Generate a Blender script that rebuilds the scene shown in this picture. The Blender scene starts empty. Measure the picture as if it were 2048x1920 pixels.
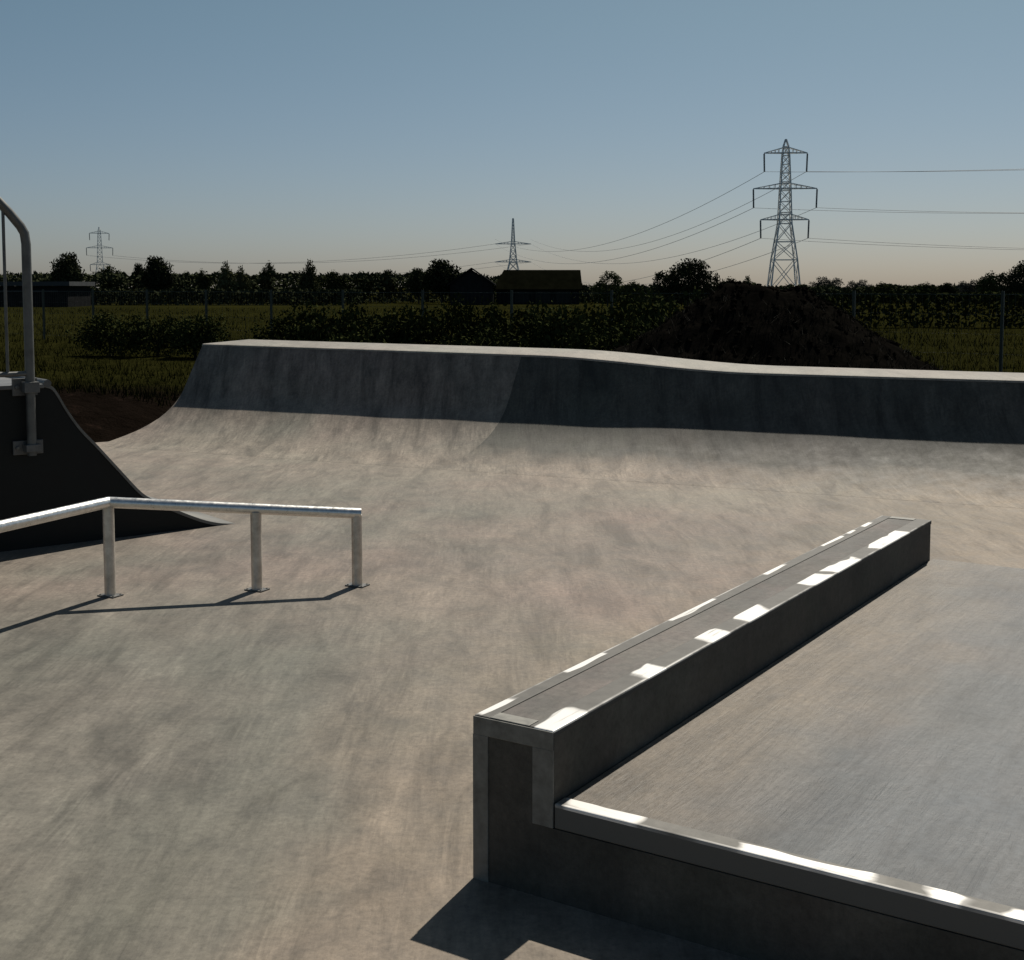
import bpy, bmesh, math, random
from mathutils import Vector, Matrix, noise
random.seed(7)
R = math.radians
scene = bpy.context.scene
COL = scene.collection

# ------------------------------------------------------------------ helpers
class MB:
    """collects verts / faces, then links them as ONE mesh object"""
    def __init__(self):
        self.v = []; self.f = []; self.smooth = []
    def add(self, verts, faces, smooth=False):
        n = len(self.v)
        self.v += [tuple(p) for p in verts]
        for fc in faces:
            self.f.append(tuple(i + n for i in fc)); self.smooth.append(smooth)
    def frame_box(self, o, ax, ay, az, x0, x1, y0, y1, z0, z1):
        o = Vector(o); ax = Vector(ax); ay = Vector(ay); az = Vector(az)
        vs = [o + ax*x + ay*y + az*z for z in (z0, z1) for y in (y0, y1) for x in (x0, x1)]
        self.add(vs, [(0,2,3,1), (4,5,7,6), (0,1,5,4), (2,6,7,3), (0,4,6,2), (1,3,7,5)])
    def box(self, x0, x1, y0, y1, z0, z1):
        self.frame_box((0,0,0), (1,0,0), (0,1,0), (0,0,1), x0, x1, y0, y1, z0, z1)
    def prism(self, poly, off):
        """poly: list of 3-D points (planar), extruded by vector off"""
        n = len(poly); off = Vector(off)
        vs = [Vector(p) for p in poly] + [Vector(p) + off for p in poly]
        fs = [tuple(range(n))[::-1], tuple(range(n, 2*n))]
        fs += [(i, (i+1) % n, n + (i+1) % n, n + i) for i in range(n)]
        self.add(vs, fs)
    def tube(self, path, r, seg=12, cap=True):
        path = [Vector(p) for p in path]
        rs = r if isinstance(r, (list, tuple)) else [r]*len(path)
        vs = []; fs = []
        prev = None
        for i, p in enumerate(path):
            a = path[max(i-1, 0)]; b = path[min(i+1, len(path)-1)]
            t = (b - a).normalized()
            if prev is None:
                up = Vector((0,0,1)) if abs(t.z) < .9 else Vector((1,0,0))
                n1 = t.cross(up).normalized()
            else:
                n1 = (prev - t*prev.dot(t)).normalized()
            prev = n1; n2 = t.cross(n1)
            for k in range(seg):
                an = 2*math.pi*k/seg
                vs.append(p + (n1*math.cos(an) + n2*math.sin(an))*rs[i])
        for i in range(len(path)-1):
            for k in range(seg):
                k2 = (k+1) % seg
                fs.append((i*seg+k, i*seg+k2, (i+1)*seg+k2, (i+1)*seg+k))
        self.add(vs, fs, True)
        if cap:
            m = len(path)-1
            self.add(vs[:seg], [tuple(range(seg))[::-1]]); self.add(vs[m*seg:], [tuple(range(seg))])
    def bar(self, a, b, w, h=None):
        a = Vector(a); b = Vector(b); h = h or w
        t = (b-a).normalized(); up = Vector((0,0,1)) if abs(t.z) < .95 else Vector((0,1,0))
        s = t.cross(up).normalized(); u = s.cross(t)
        self.frame_box(a, t, s, u, 0, (b-a).length, -w/2, w/2, -h/2, h/2)
    def mesh(self, name, mat):
        me = bpy.data.meshes.new(name)
        me.from_pydata(self.v, [], self.f)
        me.polygons.foreach_set('use_smooth', self.smooth)
        me.materials.append(mat); me.update()
        return me
    def build(self, name, mat, parent=None, bevel=0, segs=2, recalc=True):
        me = self.mesh(name, mat)
        if recalc or bevel:
            bm = bmesh.new(); bm.from_mesh(me)
            if bevel:
                bmesh.ops.remove_doubles(bm, verts=bm.verts, dist=1e-5)
            bmesh.ops.recalc_face_normals(bm, faces=bm.faces)
            if bevel:
                es = [e for e in bm.edges if len(e.link_faces) == 2 and e.calc_face_angle(0) > .5]
                bmesh.ops.bevel(bm, geom=es, offset=bevel, segments=segs, affect='EDGES', profile=.5)
            bm.to_mesh(me); bm.free()
        o = bpy.data.objects.new(name, me); COL.objects.link(o)
        if parent: o.parent = parent
        return o

def tag(o, label=None, cat=None, group=None, kind=None):
    if label: o['label'] = label
    if cat: o['category'] = cat
    if group: o['group'] = group
    if kind: o['kind'] = kind
    return o
def empty(name, loc, label, cat, group=None, rz=0):
    o = bpy.data.objects.new(name, None); COL.objects.link(o)
    o.location = loc; o.rotation_euler = (0, 0, rz)
    o.empty_display_size = .2
    return tag(o, label, cat, group)
def dup(root, loc, rz=0, sc=(1,1,1), label=None, group=None):
    r = root.copy(); COL.objects.link(r)
    r.location = loc; r.rotation_euler = (0,0,rz); r.scale = sc
    if label: r['label'] = label
    if group: r['group'] = group
    for ch in list(root.children):
        c = ch.copy(); COL.objects.link(c); c.parent = r
        for g in list(ch.children):
            d = g.copy(); COL.objects.link(d); d.parent = c
    return r

# ------------------------------------------------------------------ node helpers
class NT:
    def __init__(self, name):
        self.m = bpy.data.materials.new(name); self.m.use_nodes = True
        self.t = self.m.node_tree; self.n = self.t.nodes; self.n.clear()
        self.out = self.n.new('ShaderNodeOutputMaterial')
        self.b = self.n.new('ShaderNodeBsdfPrincipled')
        self.t.links.new(self.b.outputs[0], self.out.inputs[0])
        self.tc = self.n.new('ShaderNodeTexCoord').outputs['Object']
    def lk(self, a, b): self.t.links.new(a, b)
    def mapping(self, rot=(0,0,0), scale=(1,1,1), loc=(0,0,0), src=None):
        m = self.n.new('ShaderNodeMapping')
        m.inputs['Rotation'].default_value = rot; m.inputs['Scale'].default_value = scale; m.inputs['Location'].default_value = loc
        self.lk(src or self.tc, m.inputs[0]); return m.outputs[0]
    def noise(self, scale, detail=4, rough=.55, src=None, dist=0):
        n = self.n.new('ShaderNodeTexNoise')
        n.inputs['Scale'].default_value = scale; n.inputs['Detail'].default_value = detail
        n.inputs['Roughness'].default_value = rough; n.inputs['Distortion'].default_value = dist
        self.lk(src or self.tc, n.inputs['Vector']); return n.outputs['Fac']
    def ramp(self, fac, stops, interp='LINEAR'):
        r = self.n.new('ShaderNodeValToRGB'); cr = r.color_ramp; cr.interpolation = interp
        while len(cr.elements) < len(stops): cr.elements.new(.5)
        for e, (p, c) in zip(cr.elements, stops):
            e.position = p
            c = (c, c, c) if isinstance(c, (int, float)) else c
            e.color = (*c, 1)
        self.lk(fac, r.inputs[0]); return r.outputs[0]
    def mix(self, fac, a, b, mode='MIX'):
        m = self.n.new('ShaderNodeMix'); m.data_type = 'RGBA'; m.blend_type = mode
        for sock, val in ((m.inputs[0], fac), (m.inputs[6], a), (m.inputs[7], b)):
            if hasattr(val, 'is_output') or isinstance(val, bpy.types.NodeSocket): self.lk(val, sock)
            elif isinstance(val, (int, float)): sock.default_value = val
            else: sock.default_value = (*val, 1)
        return m.outputs[2]
    def math(self, op, a, b=None, clamp=False):
        m = self.n.new('ShaderNodeMath'); m.operation = op; m.use_clamp = clamp
        for s, v in zip(m.inputs, (a, b)):
            if v is None: continue
            if isinstance(v, (int, float)): s.default_value = v
            else: self.lk(v, s)
        return m.outputs[0]
    def xyz(self, src=None):
        s = self.n.new('ShaderNodeSeparateXYZ'); self.lk(src or self.tc, s.inputs[0]); return s.outputs
    def color(self, c):
        if isinstance(c, tuple): self.b.inputs['Base Color'].default_value = (*c, 1)
        else: self.lk(c, self.b.inputs['Base Color'])
    def set(self, rough=.7, metal=0, spec=.4):
        for k, v in (('Roughness', rough), ('Metallic', metal), ('Specular IOR Level', spec)):
            if isinstance(v, (int, float)): self.b.inputs[k].default_value = v
            else: self.lk(v, self.b.inputs[k])
    def bump(self, h, strength=.3, dist=.01):
        b = self.n.new('ShaderNodeBump'); b.inputs['Strength'].default_value = strength; b.inputs['Distance'].default_value = dist
        self.lk(h, b.inputs['Height']); self.lk(b.outputs[0], self.b.inputs['Normal'])

def concrete(name, tones, streak_rot=R(33), streak=.5, bump=.25, big=.28, speck=.9, rough=.72, foot=None, extra=0, padzone=0):
    """tones: dark, mid, pale, tint_a (greenish), tint_b (pinkish)"""
    t = NT(name)
    dark, mid, pale, ta, tb = tones
    n1 = t.noise(big, 5, .6)
    base = t.ramp(n1, [(.36, dark), (.5, mid), (.64, pale)])
    hz = None
    if foot:                                             # the floor's own pour runs a little way up the curve
        hz = t.math('ADD', t.xyz()[2], t.math('MULTIPLY', t.math('SUBTRACT', t.noise(1.1, 4, .6), .5), .22))
        hz = t.ramp(hz, [(.03, 0), (.13, 1)])
        base = t.mix(hz, t.ramp(n1, [(.32, foot[0]), (.5, foot[1]), (.68, foot[2])]), base)
        ta = t.mix(hz, foot[3], ta); tb = t.mix(hz, foot[4], tb)
    n2 = t.noise(big*1.7, 4, .6, src=t.mapping(loc=(13.1, 4.2, 1)))
    base = t.mix(t.ramp(n2, [(.45, 0), (.68, .75)]), base, ta)
    n3 = t.noise(big*2.1, 4, .6, src=t.mapping(loc=(-7.3, 21.2, 4)))
    base = t.mix(t.ramp(n3, [(.47, 0), (.7, .7)]), base, tb)
    if padzone:
        px = t.math('ADD', t.xyz()[0], t.math('MULTIPLY', t.math('SUBTRACT', n2, .5), 1.1))
        base = t.mix(t.ramp(t.math('DIVIDE', px, 2), [(.20, .75), (.42, 0)]), base, (.150,.122,.090))
        base = t.mix(t.ramp(t.math('DIVIDE', px, 2), [(.38, 0), (.62, .5)]), base, (.088,.098,.108))
    if extra:
        # a paler strip along the foot of the bank and a damp greyer pour at the near left
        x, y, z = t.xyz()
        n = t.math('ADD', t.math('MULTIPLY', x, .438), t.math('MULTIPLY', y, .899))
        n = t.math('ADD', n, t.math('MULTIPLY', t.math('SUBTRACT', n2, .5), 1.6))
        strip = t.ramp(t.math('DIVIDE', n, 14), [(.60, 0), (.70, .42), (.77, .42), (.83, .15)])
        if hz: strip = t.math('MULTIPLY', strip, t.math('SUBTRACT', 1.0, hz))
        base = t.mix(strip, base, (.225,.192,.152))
        zn = t.math('MULTIPLY', t.math('SUBTRACT', n2, .5), 1.5)
        near = t.math('MULTIPLY', t.ramp(t.math('ADD', t.math('ADD', x, zn), 1.5), [(.75, 1), (1.0, 0)]),
                      t.ramp(t.math('DIVIDE', t.math('ADD', y, zn), 10), [(.56, 1), (.67, 0)]))
        if hz: near = t.math('MULTIPLY', near, t.math('SUBTRACT', 1.0, hz))
        # warm sandy dust drifted along the left side of the ledge
        ex, ey = .8417, -.54
        lw = t.math('ADD', t.math('ADD', t.math('MULTIPLY', x, ex), t.math('MULTIPLY', y, ey)), 1.93)
        lw = t.math('ADD', lw, t.math('MULTIPLY', t.math('SUBTRACT', n2, .5), 1.2))
        warm = t.ramp(t.math('ADD', t.math('DIVIDE', lw, 4), .5), [(.16, 0), (.40, .55), (.52, .55), (.7, .1)])
        if hz: warm = t.math('MULTIPLY', warm, t.math('SUBTRACT', 1.0, hz))
        base = t.mix(warm, base, t.mix(.7, base, (.210,.165,.115)))
        wet = t.noise(1.0, 5, .6, src=t.mapping(rot=(0,0,R(36)), scale=(2.6, .55, 1), loc=(1.3, 4, 0)), dist=.6)
        cool = t.mix(t.ramp(wet, [(.42, 0), (.62, 1)]), (.122,.123,.103), (.076,.084,.070))
        base = t.mix(t.math('MULTIPLY', near, .8), base, t.mix(.72, base, cool))
    st = t.noise(1.0, 6, .68, src=t.mapping(rot=(0,0,R(40)), scale=(4.6, 1.1, 3)), dist=.7)
    if foot: st = t.mix(hz, st, t.noise(1.0, 6, .65, src=t.mapping(rot=(0,0,streak_rot), scale=(6, 1.2, 1.2)), dist=.5))
    elif streak_rot != R(33): st = t.noise(1.0, 6, .65, src=t.mapping(rot=(0,0,streak_rot), scale=(7.5, 1.3, 3)), dist=.5)
    base = t.mix(streak, base, t.ramp(st, [(.34, (.22,.22,.22)), (.5, (.5,.5,.5)), (.68, (.72,.72,.72))]), 'OVERLAY')
    br = t.noise(1.0, 5, .7, src=t.mapping(rot=(0,0,R(33)+.12), scale=(20, 2.6, 3)), dist=1.8)
    base = t.mix(streak*.5, base, t.ramp(br, [(.34, (.33,.33,.33)), (.5, (.5,.5,.5)), (.68, (.66,.66,.66))]), 'OVERLAY')
    cur = t.noise(1.6, 3, .5, src=t.mapping(loc=(5.1, 2.7, 8)), dist=2.2)
    arc = t.noise(1.0, 3, .6, src=t.mapping(rot=(0,0,R(-52)), scale=(16, 1.5, 3), loc=(2, 7, 0)), dist=2.5)
    base = t.mix(t.math('MULTIPLY', t.ramp(cur, [(.45, 0), (.65, 1)]), streak*.8), base, t.ramp(arc, [(.36, (.34,.34,.34)), (.5, (.5,.5,.5)), (.64, (.66,.66,.66))]), 'OVERLAY')
    med = t.noise(6, 6, .7)
    base = t.mix(.45, base, t.ramp(med, [(.34, (.25,.25,.25)), (.5, (.5,.5,.5)), (.68, (.70,.70,.70))]), 'OVERLAY')
    fine = t.noise(38, 6, .8)
    base = t.mix(speck, base, t.ramp(fine, [(.28, (.3,.3,.3)), (.5, (.5,.5,.5)), (.74, (.68,.68,.68))]), 'OVERLAY')
    blot = t.noise(2.6, 3, .5, src=t.mapping(loc=(3.3, -9.2, 2)))
    base = t.mix(t.ramp(blot, [(.66, 0), (.76, .35)]), base, tuple(c*.62 for c in dark))
    t.color(base)
    t.set(rough=t.ramp(med, [(.3, rough-.08), (.7, rough+.1)]), spec=.35)
    h = t.math('ADD', t.math('MULTIPLY', fine, .35), t.math('ADD', t.math('ADD', t.math('MULTIPLY', br, .6), t.math('MULTIPLY', arc, .4)), med))
    t.bump(h, bump, .006)
    return t.m

TONES = ((.1276,.1174,.0983), (.1732,.1445,.1173), (.2115,.1751,.1400), (.1276,.1264,.1031), (.1950,.1472,.1230))
M = {}
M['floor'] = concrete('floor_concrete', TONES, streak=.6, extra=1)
BT = tuple(tuple(c*k for c, k in zip(t, (.96,.99,1.0))) for t in TONES)
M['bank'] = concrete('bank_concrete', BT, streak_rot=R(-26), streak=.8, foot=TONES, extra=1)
M['bank_b'] = concrete('bank_concrete_darker', ((.0492,.0508,.0435), (.0656,.0631,.0525), (.0861,.0771,.0640), (.0525,.0574,.0476), (.0754,.0640,.0541)), streak_rot=R(-26), streak=.8, foot=TONES, extra=1)  # darker tones for the right part of the riding face
M['deck'] = concrete('deck_concrete', ((.19,.18,.16), (.235,.22,.19), (.28,.255,.22), (.21,.215,.185), (.245,.21,.185)), streak=.3)
M['pad'] = concrete('pad_concrete', ((.0541,.0596,.0662), (.0726,.0762,.0782), (.1056,.0963,.0828), (.0647,.0720,.0738), (.0977,.0818,.0723)), streak_rot=R(75), streak=.5, big=.6, bump=.6, rough=.58, padzone=1)
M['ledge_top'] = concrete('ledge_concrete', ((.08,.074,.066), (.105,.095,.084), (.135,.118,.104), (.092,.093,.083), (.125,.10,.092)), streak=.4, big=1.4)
M['ledge'] = concrete('ledge_shaded_side_concrete', ((.050,.048,.041), (.072,.067,.056), (.098,.09,.074), (.066,.067,.054), (.085,.072,.060)), streak=.3, big=1.6)  # darker than the top: shade of sides and ends is put into the colour

def steel(name, axis, length, spans, dull=(.085,.080,.070), bright=(.86,.84,.80), wob=.02, top=1e9, side=(.05,.049,.044), cross=None):
    """painted steel angle rubbed to bright metal over given spans (metres along local axis)"""
    t = NT(name)
    co = t.xyz()[axis]
    wobble = t.math('MULTIPLY', t.math('SUBTRACT', t.noise(6, 2, .5), .5), wob*9)
    # rubbed further in towards the edge at the middle of each span
    p = t.math('DIVIDE', t.math('ADD', co, wobble), length)
    stops = [(0, 0.0)]
    for a, b in spans:
        a /= length; b /= length; e = .0025
        stops += [(max(a-e, .0005), 0.0), (max(a+e, .001), 1.0), (min(b-e, .999), 1.0), (min(b+e, .9995), 0.0)]
    stops = stops[:31]
    mask = t.ramp(p, stops)
    chip = t.ramp(t.noise(1.0, 4, .6, src=t.mapping(scale=tuple(60 if i != axis else 5 for i in range(3)))), [(.30, .35), (.46, 1.0)])
    mask = t.math('MULTIPLY', mask, chip)
    if cross:                                            # (axis, edge, reach, sign): worn in from the arris
        ca, edge, reach, sg = cross
        dd = t.math('MULTIPLY', t.math('SUBTRACT', t.xyz()[ca], edge), sg)
        dd = t.math('ADD', dd, t.math('MULTIPLY', t.math('SUBTRACT', t.noise(5, 1, .4), .5), reach*1.5))
        mask = t.math('MULTIPLY', mask, t.ramp(t.math('DIVIDE', dd, reach*2), [(.475, 1), (.525, 0)]))
        arris = t.ramp(t.math('DIVIDE', t.math('MULTIPLY', t.math('SUBTRACT', t.xyz()[ca], edge), sg), .02), [(.25, .5), (.5, 0)])
        mask = t.math('MAXIMUM', mask, t.math('MULTIPLY', arris, t.ramp(t.noise(2.2, 4, .7), [(.4, 0), (.6, 1)])))
    onside = t.math('LESS_THAN', t.xyz()[2], top) if top < 1e8 else None
    if onside: mask = t.math('MULTIPLY', mask, t.math('SUBTRACT', 1.0, onside))
    grain = t.noise(18, 5, .7)
    d = t.mix(.7, dull, t.ramp(grain, [(.3, (.32,.32,.32)), (.7, (.66,.66,.66))]), 'OVERLAY')
    if onside: d = t.mix(onside, d, side)  # side leg painted darker, its shade is part of the colour
    t.color(t.mix(mask, d, bright))
    t.set(rough=t.ramp(mask, [(0, .7), (1, .38)]), metal=t.math('MULTIPLY', mask, .15), spec=.5)
    t.bump(grain, .15, .003)
    return t.m

def simple(name, c, rough=.6, metal=0, spec=.4, var=.35, scale=8, bump=0, c2=None):
    t = NT(name)
    n = t.noise(scale, 5, .65)
    if c2: t.color(t.ramp(n, [(.35, c), (.65, c2)]))
    else: t.color(t.ramp(n, [(.3, tuple(x*(1-var) for x in c)), (.7, tuple(min(1, x*(1+var)) for x in c))]))
    t.set(t.ramp(n, [(.3, rough-.08), (.7, rough+.08)]), metal, spec)
    if bump: t.bump(n, bump, .02)
    return t.m
M['galv'] = simple('galvanised_steel', (.78,.76,.72), .33, .85, .5, .16, 40)
M['rail_post'] = simple('galvanised_post_steel', (.62,.58,.52), .45, .75, .5, .3, 14)
M['ramp_side'] = simple('black_painted_steel', (.008,.0092,.008), .65, 0, .3, .4, 5)
M['ramp_deck'] = simple('worn_grey_sheet', (.16,.16,.155), .5, .2, .4, .4, 3)
M['ramp_ride'] = simple('worn_riding_sheet', (.17,.165,.15), .5, 0, .4, .3, 3)
M['guard'] = simple('dull_grey_tube', (.13,.13,.122), .5, .5, .5, .3, 12)
M['pylon'] = simple('weathered_lattice_steel', (.70,.71,.70), .6, .0, .4, .2, 1)
M['insul'] = simple('glass_insulator', (.10,.115,.12), .3, 0, .5, .2, 1)
M['wire'] = simple('aluminium_conductor', (.40,.40,.39), .5, .1, .4, .1, 1)
M['bark'] = simple('tree_bark', (.045,.037,.03), .9, 0, .2, .4, 12, .4)
M['soil'] = simple('dark_spoil', (.0035,.0033,.0028), .95, 0, 0, .6, 9, .6, c2=(.0075,.0066,.0055))
M['clod'] = simple('stony_clod', (.05,.043,.036), .9, 0, .2, .5, 14, .6)
M['roof'] = simple('dark_olive_roof_sheet', (.010,.0102,.0055), .95, 0, 0, .35, 1.2)  # very dark olive tone over the whole roof
M['roof_grey'] = simple('grey_roof_sheet', (.05,.052,.054), .7, 0, .3, .25, 1.2)
M['wall_dark'] = simple('dark_boarding', (.02,.02,.02), .95, 0, 0, .3, 2)
M['fence'] = simple('dark_green_fence_steel', (.025,.035,.028), .5, .1, .4, .2, 10)
M['fence_post'] = simple('fence_post_steel', (.030,.036,.026), .5, .1, .4, .2, 10)
M['brace'] = simple('grey_bracket_steel', (.13,.13,.125), .5, .4, .5, .25, 20)
M['weed'] = simple('dry_weed', (.010,.0095,.006), .9, 0, .1, .4, 3)
M['grass'] = simple('rough_grass_blades', (.012,.014,.004), .95, 0, 0, .45, .7, c2=(.023,.0215,.007))

def leafm(name, a, b, scale=.9):
    t = NT(name)
    n = t.noise(scale, 4, .7)
    oi = t.n.new('ShaderNodeObjectInfo').outputs['Random']
    c = t.ramp(n, [(.32, a), (.68, b)])
    hv = t.n.new('ShaderNodeHueSaturation'); t.lk(c, hv.inputs['Color'])
    t.lk(t.math('ADD', t.math('MULTIPLY', oi, .5), .75), hv.inputs['Value'])
    t.color(hv.outputs[0]); t.set(.9, 0, 0)
    return t.m
M['leaf_dark'] = leafm('dark_leaves', (.022,.026,.014), (.045,.050,.026))
M['leaf_mid'] = leafm('mid_leaves', (.036,.044,.018), (.062,.070,.028))
M['leaf_pale'] = leafm('pale_leaves', (.060,.064,.030), (.092,.094,.048))
M['leaf_grey'] = leafm('grey_leaves', (.062,.062,.052), (.10,.098,.082))
M['bush'] = leafm('bush_leaves', (.020,.025,.010), (.044,.050,.017), 2.5)

def field_mat():
    t = NT('field_grass')
    n1 = t.noise(.25, 6, .65); n2 = t.noise(3.5, 6, .75); n3 = t.noise(.05, 4, .6)
    g = t.ramp(n2, [(.3, (.007,.008,.002)), (.5, (.014,.0145,.004)), (.72, (.026,.023,.007))])
    g = t.mix(t.ramp(n3, [(.42, 0), (.62, .6)]), g, (.026,.0255,.0062))
    br = t.ramp(t.noise(2.2, 6, .75), [(.3, (.004,.003,.0022)), (.6, (.009,.0065,.005)), (.8, (.034,.020,.015))])
    x, y, z = t.xyz()
    # bare dug earth close round the new concrete, with a ragged edge
    d = t.math('ABSOLUTE', t.math('ADD', t.math('MULTIPLY', x, .438), t.math('SUBTRACT', t.math('MULTIPLY', y, .899), 12.6)))
    e = t.math('ADD', d, t.math('MULTIPLY', t.math('SUBTRACT', n1, .5), 7))
    t.color(t.mix(t.ramp(t.math('DIVIDE', e, 10), [(.28, 1.0), (.50, 0.0)]), g, br))
    t.set(1.0, 0, 0); t.bump(t.math('ADD', n2, n1), 1.0, .12)
    return t.m
M['field'] = field_mat()

# ------------------------------------------------------------------ axes of the skate park
def V(x, y, z=0): return Vector((x, y, z))
EB = V(.899, -.438); NB = V(.438, .899); UP = V(0, 0, 1)
E1 = V(.54, .8417); E2 = V(.8417, -.54)

# ------------------------------------------------------------------ ground, terrain
def terrain_z(x, y):
    s = (x+3.5)*EB.x + (y-14.7)*EB.y          # along the bank
    n = (x+3.5)*NB.x + (y-14.7)*NB.y          # behind its lip
    z = -.04
    if -22 < n < 90:
        amp = min(1, max(0, (n+3.2)/3)) if n < 6 else 1
        z += amp*(.10*noise.noise(V(x*.35, y*.35, 2)) + .05*noise.noise(V(x*1.3, y*1.3, 5)))*min(1, max(0, 90-n)/40)
    # low heap of dug earth beside the left end of the bank
    if s < .3:
        k = math.exp(-((s+1.7)/1.15)**2 - ((n+.1)/1.5)**2)
        z += k*(.42 + .16*noise.noise(V(x*1.1, y*1.1, 9)))
    # earth pushed up behind the deck
    if s > -.4 and n > .8:
        k = math.exp(-((n-2.0)/.9)**2)*min(1, (s+.4)/.8)
        z += k*.35
    return z
def axis(lo, hi, f0, f1, step, growth=1.22):
    a = [f0 + i*step for i in range(int((f1-f0)/step)+1)]
    d = step; p = a[-1]
    while p < hi: d *= growth; p += d; a.append(p)
    d = step; p = a[0]; b = []
    while p > lo: d *= growth; p -= d; b.append(p)
    return b[::-1] + a
xs = axis(-1800, 1800, -14, 12, .22); ys = axis(-300, 2600, 8, 26, .22)
mb = MB()
vs = [(x, y, terrain_z(x, y)) for y in ys for x in xs]
nx = len(xs)
mb.add(vs, [(j*nx+i, j*nx+i+1, (j+1)*nx+i+1, (j+1)*nx+i) for j in range(len(ys)-1) for i in range(nx-1)], True)
o = mb.build('field', M['field'], recalc=False); tag(o, kind='structure')

# concrete floor: one sheet that ends under the foot of the bank
L0 = V(-3.5, 14.7)                                   # left end of the bank's lip
def bankpt(t, s, z): return L0 + EB*t - NB*s + UP*z  # t along the lip, s in front of it
mb = MB()
a, b = bankpt(.02, 1.25, 0), bankpt(16, 1.25, 0)
c, d = b - NB*26, a - NB*26 - EB*4
k = a - NB*7 - EB*4
poly = [a, k, d, c, b]
mb.add([p + UP*.0 for p in poly], [(0,1,2,3,4)])
o = mb.build('skate_floor', M['floor'], recalc=False); tag(o, kind='structure')

# ------------------------------------------------------------------ the bank
PROF = [(0,.95), (.06,.862), (.18,.689), (.30,.517), (.37,.425), (.44,.362), (.52,.305), (.62,.245), (.75,.185), (.90,.135), (1.08,.088), (1.28,.050), (1.5,.016), (1.75,.0008)]
def lipz(t):
    a, b, c = .955, .925, .812
    if t < 4.1: return a + (b-a)*t/4.1
    k = min(1, (t-4.1)/2.3); k = k*k*(3-2*k)
    return b + (c-b)*k
def prof(t):
    h = lipz(t); out = []; sc = h/.95
    # same curve everywhere, cut off at the height of the lip and brought forward under it
    cut = [(s, z) for s, z in PROF if z < h - .02]
    s0 = (.95-h)*.36/.525
    out = [(0, h)] + [(s - s0, z) for s, z in cut]
    # resample to constant count
    L = [0]
    for p, q in zip(out, out[1:]): L.append(L[-1] + math.hypot(p[0]-q[0], p[1]-q[1]))
    N = 34; res = []
    for i in range(N):
        d = L[-1]*(i/(N-1))
        j = max(k for k in range(len(L)) if L[k] <= d + 1e-9); j = min(j, len(L)-2)
        f = (d-L[j])/(L[j+1]-L[j])
        res.append((out[j][0] + (out[j+1][0]-out[j][0])*f, out[j][1] + (out[j+1][1]-out[j][1])*f))
    return res
bank = empty('concrete_bank', L0, 'long curved concrete bank across the back, pale deck dipping lower to the right', 'skate ramp')
def face(t0, t1, n, name, mat, yaw=0):
    mb = MB(); vs = []; N = 34
    for i in range(n+1):
        t = t0 + (t1-t0)*i/n
        for s, z in prof(t):
            wob = .006*noise.noise(V(t*1.3, s*2, 3))*min(1, z*8)
            vs.append(bankpt(t, s, z+wob))
    fs = [(i*N+j, i*N+j+1, (i+1)*N+j+1, (i+1)*N+j) for i in range(n) for j in range(N-1)]
    mb.add(vs, fs, True)
    o = mb.build(name, mat, bank); o.location = -L0; return o
f1 = face(0, 4.0, 24, 'riding_face', M['bank']); f1['label'] = 'lighter left part of the riding face'
f2 = face(4.0, 15.0, 60, 'riding_face', M['bank_b']); f2['label'] = 'darker right part of the riding face'
# deck (top strip) with its rounded front lip and the back drop
mb = MB(); vs = []; n = 80
for i in range(n+1):
    t = 15.0*i/n
    w = .85 + .05*min(1, t/4) if t < 4 else (.90 - .2*min(1, (t-4)/4))
    h = lipz(t)
    for s, z in ((.012, h-.012), (.004, h+.006), (-.02, h+.012), (-w, h+.03), (-w-.02, h-.1), (-w-.05, -.3)):
        vs.append(bankpt(t, s, z) - L0)
N = 6
mb.add(vs, [(i*N+j, i*N+j+1, (i+1)*N+j+1, (i+1)*N+j) for i in range(n) for j in range(N-1)], False)
mb.build('deck', M['deck'], bank)
# left end wall closes the profile
p = prof(0)
mb = MB()
poly = [bankpt(0, s, z-.004) - L0 for s, z in p] + [bankpt(0, 1.75, -.3) - L0, bankpt(0, -.85, -.3) - L0, bankpt(0, -.85, .97) - L0]
mb.prism(poly, EB*.02)
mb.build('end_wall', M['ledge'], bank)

# ------------------------------------------------------------------ manual pad and the grind ledge on its side
LO = V(-.1015, 3.42); LW, LL, LH, PH = .248, 3.64, .455, .262
def rotz_of(v): return math.atan2(v.y, v.x)
# local frame of both: x = E2 (across), y = E1 (along)
rz = rotz_of(E2)
ledge = empty('grind_ledge', LO, 'long grey concrete ledge with worn silvery steel edges, higher than the slab beside it', 'skate ledge', rz=rz)
mb = MB()
g = .006
# body: sides slightly battered towards the foot
x0, x1, y0, y1 = .002, LW-.002, g, LL-g
def batter(mb, x0, x1, y0, y1, zt, zb=-.02, b=.006):
    vs = [(x0-b, y0-b*.5, zb), (x1, y0-b*.5, zb), (x1, y1, zb), (x0-b, y1, zb), (x0, y0, zt), (x1, y0, zt), (x1, y1, zt), (x0, y1, zt)]
    mb.add(vs, [(0,3,2,1), (4,5,6,7), (0,1,5,4), (1,2,6,5), (2,3,7,6), (3,0,4,7)])
batter(mb, x0, x1, y0, y1, LH-.016)
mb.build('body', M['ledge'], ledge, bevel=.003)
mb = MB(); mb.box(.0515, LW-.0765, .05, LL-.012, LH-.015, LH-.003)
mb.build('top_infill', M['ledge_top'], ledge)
SP_R = [(.0,.16), (.53,.68), (1.02,1.17), (1.33,1.52), (1.97,2.18), (2.24,2.55), (2.80,3.27)]
SP_L = [(.0,.15), (.44,.72), (1.2,1.54), (2.05,2.26), (2.72,2.98), (3.06,3.18), (3.3,3.42)]
SP_P = [(.0,.24), (.52,.82), (.95,1.04), (1.15,1.9), (2.2,2.7), (3.1,3.5)]
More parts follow.
